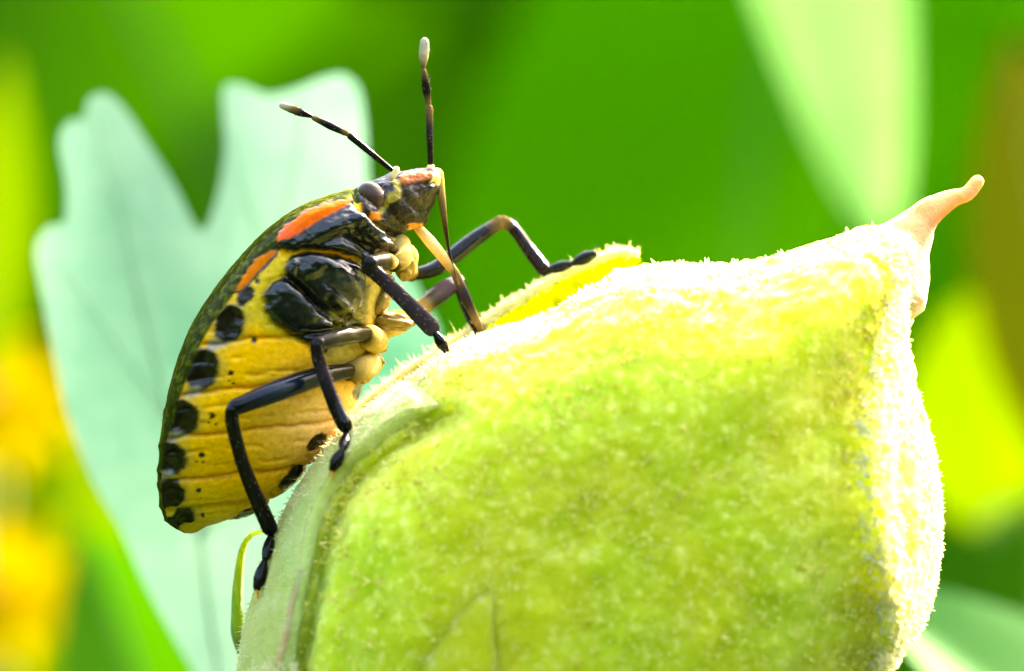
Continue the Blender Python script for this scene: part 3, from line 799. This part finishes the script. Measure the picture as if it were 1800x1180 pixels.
# head
hm = sstep(poly_sd(px, [(622, 300), (640, 372), (690, 420), (760, 420), (800, 300), (780, 270), (690, 280)]), -3, 3)
paint(hm, C_BRN * np.array([0.8, 0.9, 0.8, 1.35]))
paint(hm * 0.55 * np.exp(-(((px - (728, 345)) / (24, 16)) ** 2).sum(1)), np.array([0.08, 0.045, 0.02, 0.38]))
paint(region([(663, 378), (676, 352), (686, 328), (690, 314), (703, 316), (708, 330), (706, 346), (696, 354), (684, 358), (672, 380)], 3), C_OLV * np.array([1.0, 1.0, 0.8, 1]))
mk, e = spot(687, 329, 7, 6, 0, 0.3); paint(mk, C_BLK)
paint(region([(652, 373), (664, 374), (671, 386), (664, 388), (654, 381)], 2.5), np.array([0.55, 0.16, 0.01, 0.3]))
paint(region([(704, 305), (735, 300), (762, 300), (758, 312), (735, 318), (712, 324), (704, 318)], 3), np.array([0.42, 0.10, 0.005, 0.25]))
paint(region([(762, 294), (782, 294), (782, 328), (758, 320)], 3), C_CREAM)
paint(region([(716, 394), (742, 391), (745, 406), (720, 406)], 3), np.array([0.75, 0.20, 0.01, 0.3]))
disp -= 0.10 * np.exp(-(line_d(px, [(622, 336), (640, 372), (665, 396), (700, 415)]) / 5) ** 2)
disp -= 0.05 * np.exp(-(line_d(px, [(708, 326), (735, 322), (765, 322)]) / 5) ** 2)
disp -= 0.06 * np.exp(-(line_d(px, [(706, 330), (712, 350), (740, 372)]) / 6) ** 2)
disp += hm * 0.02 * n2
disp *= np.repeat(sstep(np.arange(NS), 0, 22), NR)
bv2 = bv + bn * disp[:, None]
fb = [(i * NR + j, (i + 1) * NR + j, (i + 1) * NR + (j + 1) % NR, i * NR + (j + 1) % NR) for i in range(NS - 1) for j in range(NR)]
fb += [tuple(range(NR)), tuple((NS - 1) * NR + j for j in range(NR - 1, -1, -1))]
col[:, :3] = np.clip(col[:, :3], 0, 0.95)
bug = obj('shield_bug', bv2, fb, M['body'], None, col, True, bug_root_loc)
tag(bug, 'black and yellow shield bug nymph with orange edged thorax, climbing the fuzzy pod', 'bug')

# eyes
for sgn in (-1, 1):
    mb = MB()
    ellipsoid(mb, P(656, 348, 0) + np.array([0.0, sgn * 0.86, 0]), (0.37, 0.32, 0.29), (0.055, 0.026, 0.015, 0.30), px_axes(-50), 28, 20)
    mb.build('eye', M['eye'], bug)

BLK = (0.002, 0.002, 0.003, 0.10); BLU = (0.006, 0.013, 0.026, 0.09); DRK = (0.009, 0.006, 0.006, 0.16); PUR = (0.026, 0.019, 0.026, 0.3)  # BLU puts the bluish sheen of the femur into its colour
CRM = (0.50, 0.34, 0.09, 0.35); OLV = (0.024, 0.018, 0.004, 0.24); SIL = (0.020, 0.016, 0.007, 0.16); TAN = (0.14, 0.09, 0.035, 0.3)
brng = np.random.default_rng(5)
def bristles(mb, c, r, tg, n, ln=0.09, colr=(0.16, 0.13, 0.10, 0.5)):
    i = brng.integers(1, len(c) - 1, n); d = brng.normal(0, 1, (n, 3)); d -= tg[i] * (d * tg[i]).sum(1)[:, None]
    d /= np.linalg.norm(d, axis=1)[:, None]
    cones(mb, c[i] + d * r[i][:, None] * 0.92, d + tg[i] * 0.9, ln * brng.lognormal(0, 0.3, n), 0.010, colr, brng)

def leg(coxa, femur, tibia, tarsus, fr=0.16, tr=0.12, fcol=BLK, tcol=DRK, tflat=1.0, coxr=0.30, lean=(0, 0, 0)):
    """femur / tibia / tarsus: lists of (px, py, depth)"""
    mb = MB()
    p = [P(*q) for q in coxa]
    tube(mb, p, [coxr, coxr * 0.95, coxr * 0.6], [CRM, CRM, OLV], 14, 16)
    c, r, tg = tube(mb, [P(*q) for q in femur], [fr * 0.72, fr * 0.95, fr * 1.06, fr, fr * 0.80], fcol, 26, 18)
    bristles(mb, c, r, tg, 26, 0.07)
    k = P(*femur[-1]); ellipsoid(mb, k, (tr * 1.1,) * 3, tcol if np.ndim(tcol) == 1 else tcol[0], None, 14, 10)
    c, r, tg = tube(mb, [P(*q) for q in tibia], [tr * 0.95, tr * 0.92, tr * 0.95, tr * 1.06, tr * 1.12], tcol, 30, 16, tflat)
    bristles(mb, c, r, tg, 90, 0.085)
    o = mb.build('leg', M['limb'], bug)
    t = [P(*q) for q in tarsus]
    mt = MB()
    for a_, b_, r_ in zip(t[:-1], t[1:], (0.125, 0.14, 0.14)):
        d = b_ - a_
        c, r, tg = tube(mt, [a_ + d * 0.08, a_ + d * 0.5, a_ + d * 0.92], [r_ * 0.55, r_ * 0.95, r_ * 1.05, r_ * 0.7], BLK, 12, 14)
        bristles(mt, c, r, tg, 12, 0.06)
    e = t[-1]; d = (t[-1] - t[-2]); d /= np.linalg.norm(d)
    for s_ in (-1, 1):
        sd = np.cross(d, (0, 1, 0)) * 0.05 + np.array([0, s_ * 0.06, 0])
        tube(mt, [e, e + d * 0.10 + sd, e + d * 0.15 + sd * 1.2 + np.array([0.02, 0, -0.05])], [0.035, 0.028, 0.012], (0.6, 0.20, 0.02, 0.35), 10, 8)
    mt.build('tarsus', M['limb'], o)
    return o

_surf = np.concatenate([v_sep_a, vpod]); _k = (CAMD + _surf[:, 1]) / CAMD / S
_surf_px = np.stack([900 + _surf[:, 0] / _k, 590 - _surf[:, 2] / _k], 1)
def on_pod(px_, py_, lift=0.12):
    m_ = (np.abs(_surf_px - (px_, py_)) < 7).all(axis=1)
    return (px_, py_, (float(_surf[m_, 1].min()) if m_.any() else -1.8) - lift)
# near side
leg([(648, 640, -0.7), (632, 650, -1.3), (606, 655, -1.7)], [(612, 652, -1.7), (555, 664, -2.5), (485, 688, -3.4), (414, 716, -4.0)],
    [(408, 722, -4.05), (410, 752, -3.9), (432, 830, -3.2), (474, 928, -2.4)], [(478, 938, -2.4), (466, 985, min(-2.4, on_pod(468, 985)[2])), (451, 1036, min(-2.4, on_pod(455, 1036)[2]))], 0.235, 0.165, [OLV, BLK, BLU, BLK], [BLK, DRK, DRK, BLK])
leg([(660, 600, -0.8), (648, 592, -1.3), (640, 588, -1.7)], [(644, 586, -1.7), (612, 590, -2.4), (584, 596, -2.9), (558, 604, -3.3)],
    [(556, 608, -3.35), (562, 640, -3.25), (586, 706, -3.2), (606, 748, -3.3)], [(611, 760, -3.3), on_pod(602, 790), on_pod(584, 826)], 0.195, 0.155, [OLV, OLV, SIL, SIL, DRK], [DRK, PUR, DRK, BLK])
leg([(704, 430, -0.3), (706, 455, -0.8), (692, 468, -1.3)], [(690, 462, -1.3), (675, 460, -1.9), (650, 464, -2.5)],
    [(648, 470, -2.55), (682, 500, -2.4), (724, 541, -2.2), (758, 576, -2.1)], [(764, 584, -2.15), (785, 618, -2.1)], 0.20, 0.18, [CRM, OLV, DRK], [DRK, PUR, PUR, PUR], 0.62, 0.24)
# far side
leg([(712, 450, 0.3), (712, 468, 0.8), (722, 482, 1.2)], [(722, 484, 1.2), (770, 470, 1.6), (830, 424, 2.2), (878, 392, 2.6)],
    [(886, 390, 2.6), (905, 405, 2.6), (930, 440, 2.5), (956, 474, 2.35)], [(958, 477, 2.3), (1005, 464, 2.25), (1046, 446, 2.2)], 0.185, 0.15, [OLV, BLK, BLK, BLK, BLK, BLK, TAN], [TAN, BLK, BLK, BLK, DRK, DRK])
leg([(680, 572, 0.2), (700, 566, 0.6), (722, 560, 1.0)], [(722, 556, 1.0), (756, 530, 1.5), (784, 508, 2.0), (806, 496, 2.4)],
    [(806, 498, 2.4), (816, 530, 2.3), (830, 560, 2.1), (846, 590, 1.9)], [(846, 590, 1.9), (856, 604, 1.8), (866, 618, 1.7)], 0.21, 0.14, [CRM, SIL, PUR, BLK], [BLK, DRK, BLK, BLK])
leg([(648, 640, 0.7), (636, 650, 1.3), (620, 660, 1.7)], [(618, 662, 1.7), (590, 670, 2.4), (560, 690, 3.2)],
    [(560, 694, 3.25), (575, 740, 3.2), (600, 790, 3.1), (625, 840, 3.0)], [(628, 846, 3.0), (640, 880, 3.0), (650, 915, 3.0)], 0.2, 0.15, [OLV, BLK, BLK], [BLK, DRK, BLK])

# pale soft knobs of the underside: leg sockets
for cx, cy, y, rx, rz, dg in ((690, 566, -0.5, 0.46, 0.20, 8), (668, 532, -0.6, 0.34, 0.22, -60), (652, 634, -0.4, 0.30, 0.24, 30), (662, 606, -0.2, 0.26, 0.22, 0), (632, 660, -0.9, 0.26, 0.2, 20), (676, 500, -0.5, 0.24, 0.24, 0), (712, 470, -0.2, 0.22, 0.3, 10)):
    mb = MB(); ellipsoid(mb, P(cx, cy, y), (rx, 0.36, rz), (0.21, 0.135, 0.02, 0.26), px_axes(-dg), 36, 26, 0.25)
    mb.build('leg_socket', M['body'], bug)

# antennae
def antenna(base, segs, cols, radii):
    mb = MB()
    tube(mb, [P(*base[0]), P(*base[1])], [0.09, 0.085], (0.75, 0.62, 0.38, 0.35), 8, 12)
    for (a_, b_), c_, rr_ in zip(segs, cols, radii):
        A, B_ = P(*a_), P(*b_)
        md = (A + B_) / 2
        c, r, tg = tube(mb, [A, md, B_], rr_, c_, 18, 12)
        bristles(mb, c, r, tg, 30, 0.05)
    return mb.build('antenna', M['limb'], bug)
WH = (0.42, 0.36, 0.26, 0.35)
antenna([(690, 308, -0.7), (696, 299, -0.72)],
        [((691, 301, -0.72), (616, 240, -1.0)), ((609, 235, -1.02), (552, 208, -1.1)), ((545, 204, -1.1), (497, 186, -1.2))],
        [[BLK, DRK, DRK], [TAN, DRK, BLK, DRK, TAN], [DRK, DRK, TAN, WH]], [(0.055, 0.07, 0.08), (0.065, 0.09, 0.06), (0.05, 0.10, 0.095, 0.08)])
antenna([(757, 306, 0.5), (757, 294, 0.5)],
        [((757, 292, 0.5), (754, 190, 0.4)), ((753, 184, 0.4), (745, 124, 0.3)), ((744, 116, 0.3), (746, 74, 0.2))],
        [[DRK, DRK, PUR, TAN], [TAN, DRK, DRK, TAN], [TAN, WH, WH]], [(0.065, 0.075, 0.085), (0.06, 0.10, 0.055), (0.06, 0.10, 0.115, 0.10)])

# rostrum and the stylets that have come out of it
mb = MB()
tube(mb, [P(733, 399, -0.1), P(760, 430, -0.1), P(800, 480, -0.05)], [0.10, 0.13, 0.12, 0.10], [CRM, (0.80, 0.52, 0.22, 0.35), (0.62, 0.36, 0.12, 0.3), TAN], 24, 14)
tube(mb, [P(799, 478, -0.05), P(818, 522, 0.05), P(838, 566, 0.15)], [0.10, 0.12, 0.09], [TAN, PUR, DRK, TAN], 20, 14)
tube(mb, [P(838, 566, 0.15), P(852, 592, 0.25)], [0.09, 0.06], [TAN, BLK], 10, 12)
mb.build('rostrum', M['limb'], bug)
mb = MB()
tube(mb, [P(771, 306, 0), P(776, 345, -0.02), P(783, 400, -0.04), P(790, 445, -0.08), P(806, 500, -0.18)], [0.11, 0.085, 0.055, 0.03, 0.02], [CRM, TAN, OLV, DRK, TAN], 40, 12)
tube(mb, [P(764, 316, -0.1), P(768, 330, -0.08), P(774, 345, -0.04)], [0.07, 0.06, 0.04], [TAN, DRK], 12, 10)
mb.build('stylet', M['limb'], bug)

for o in scene.objects:
    if '_o' in o: del o['_o']
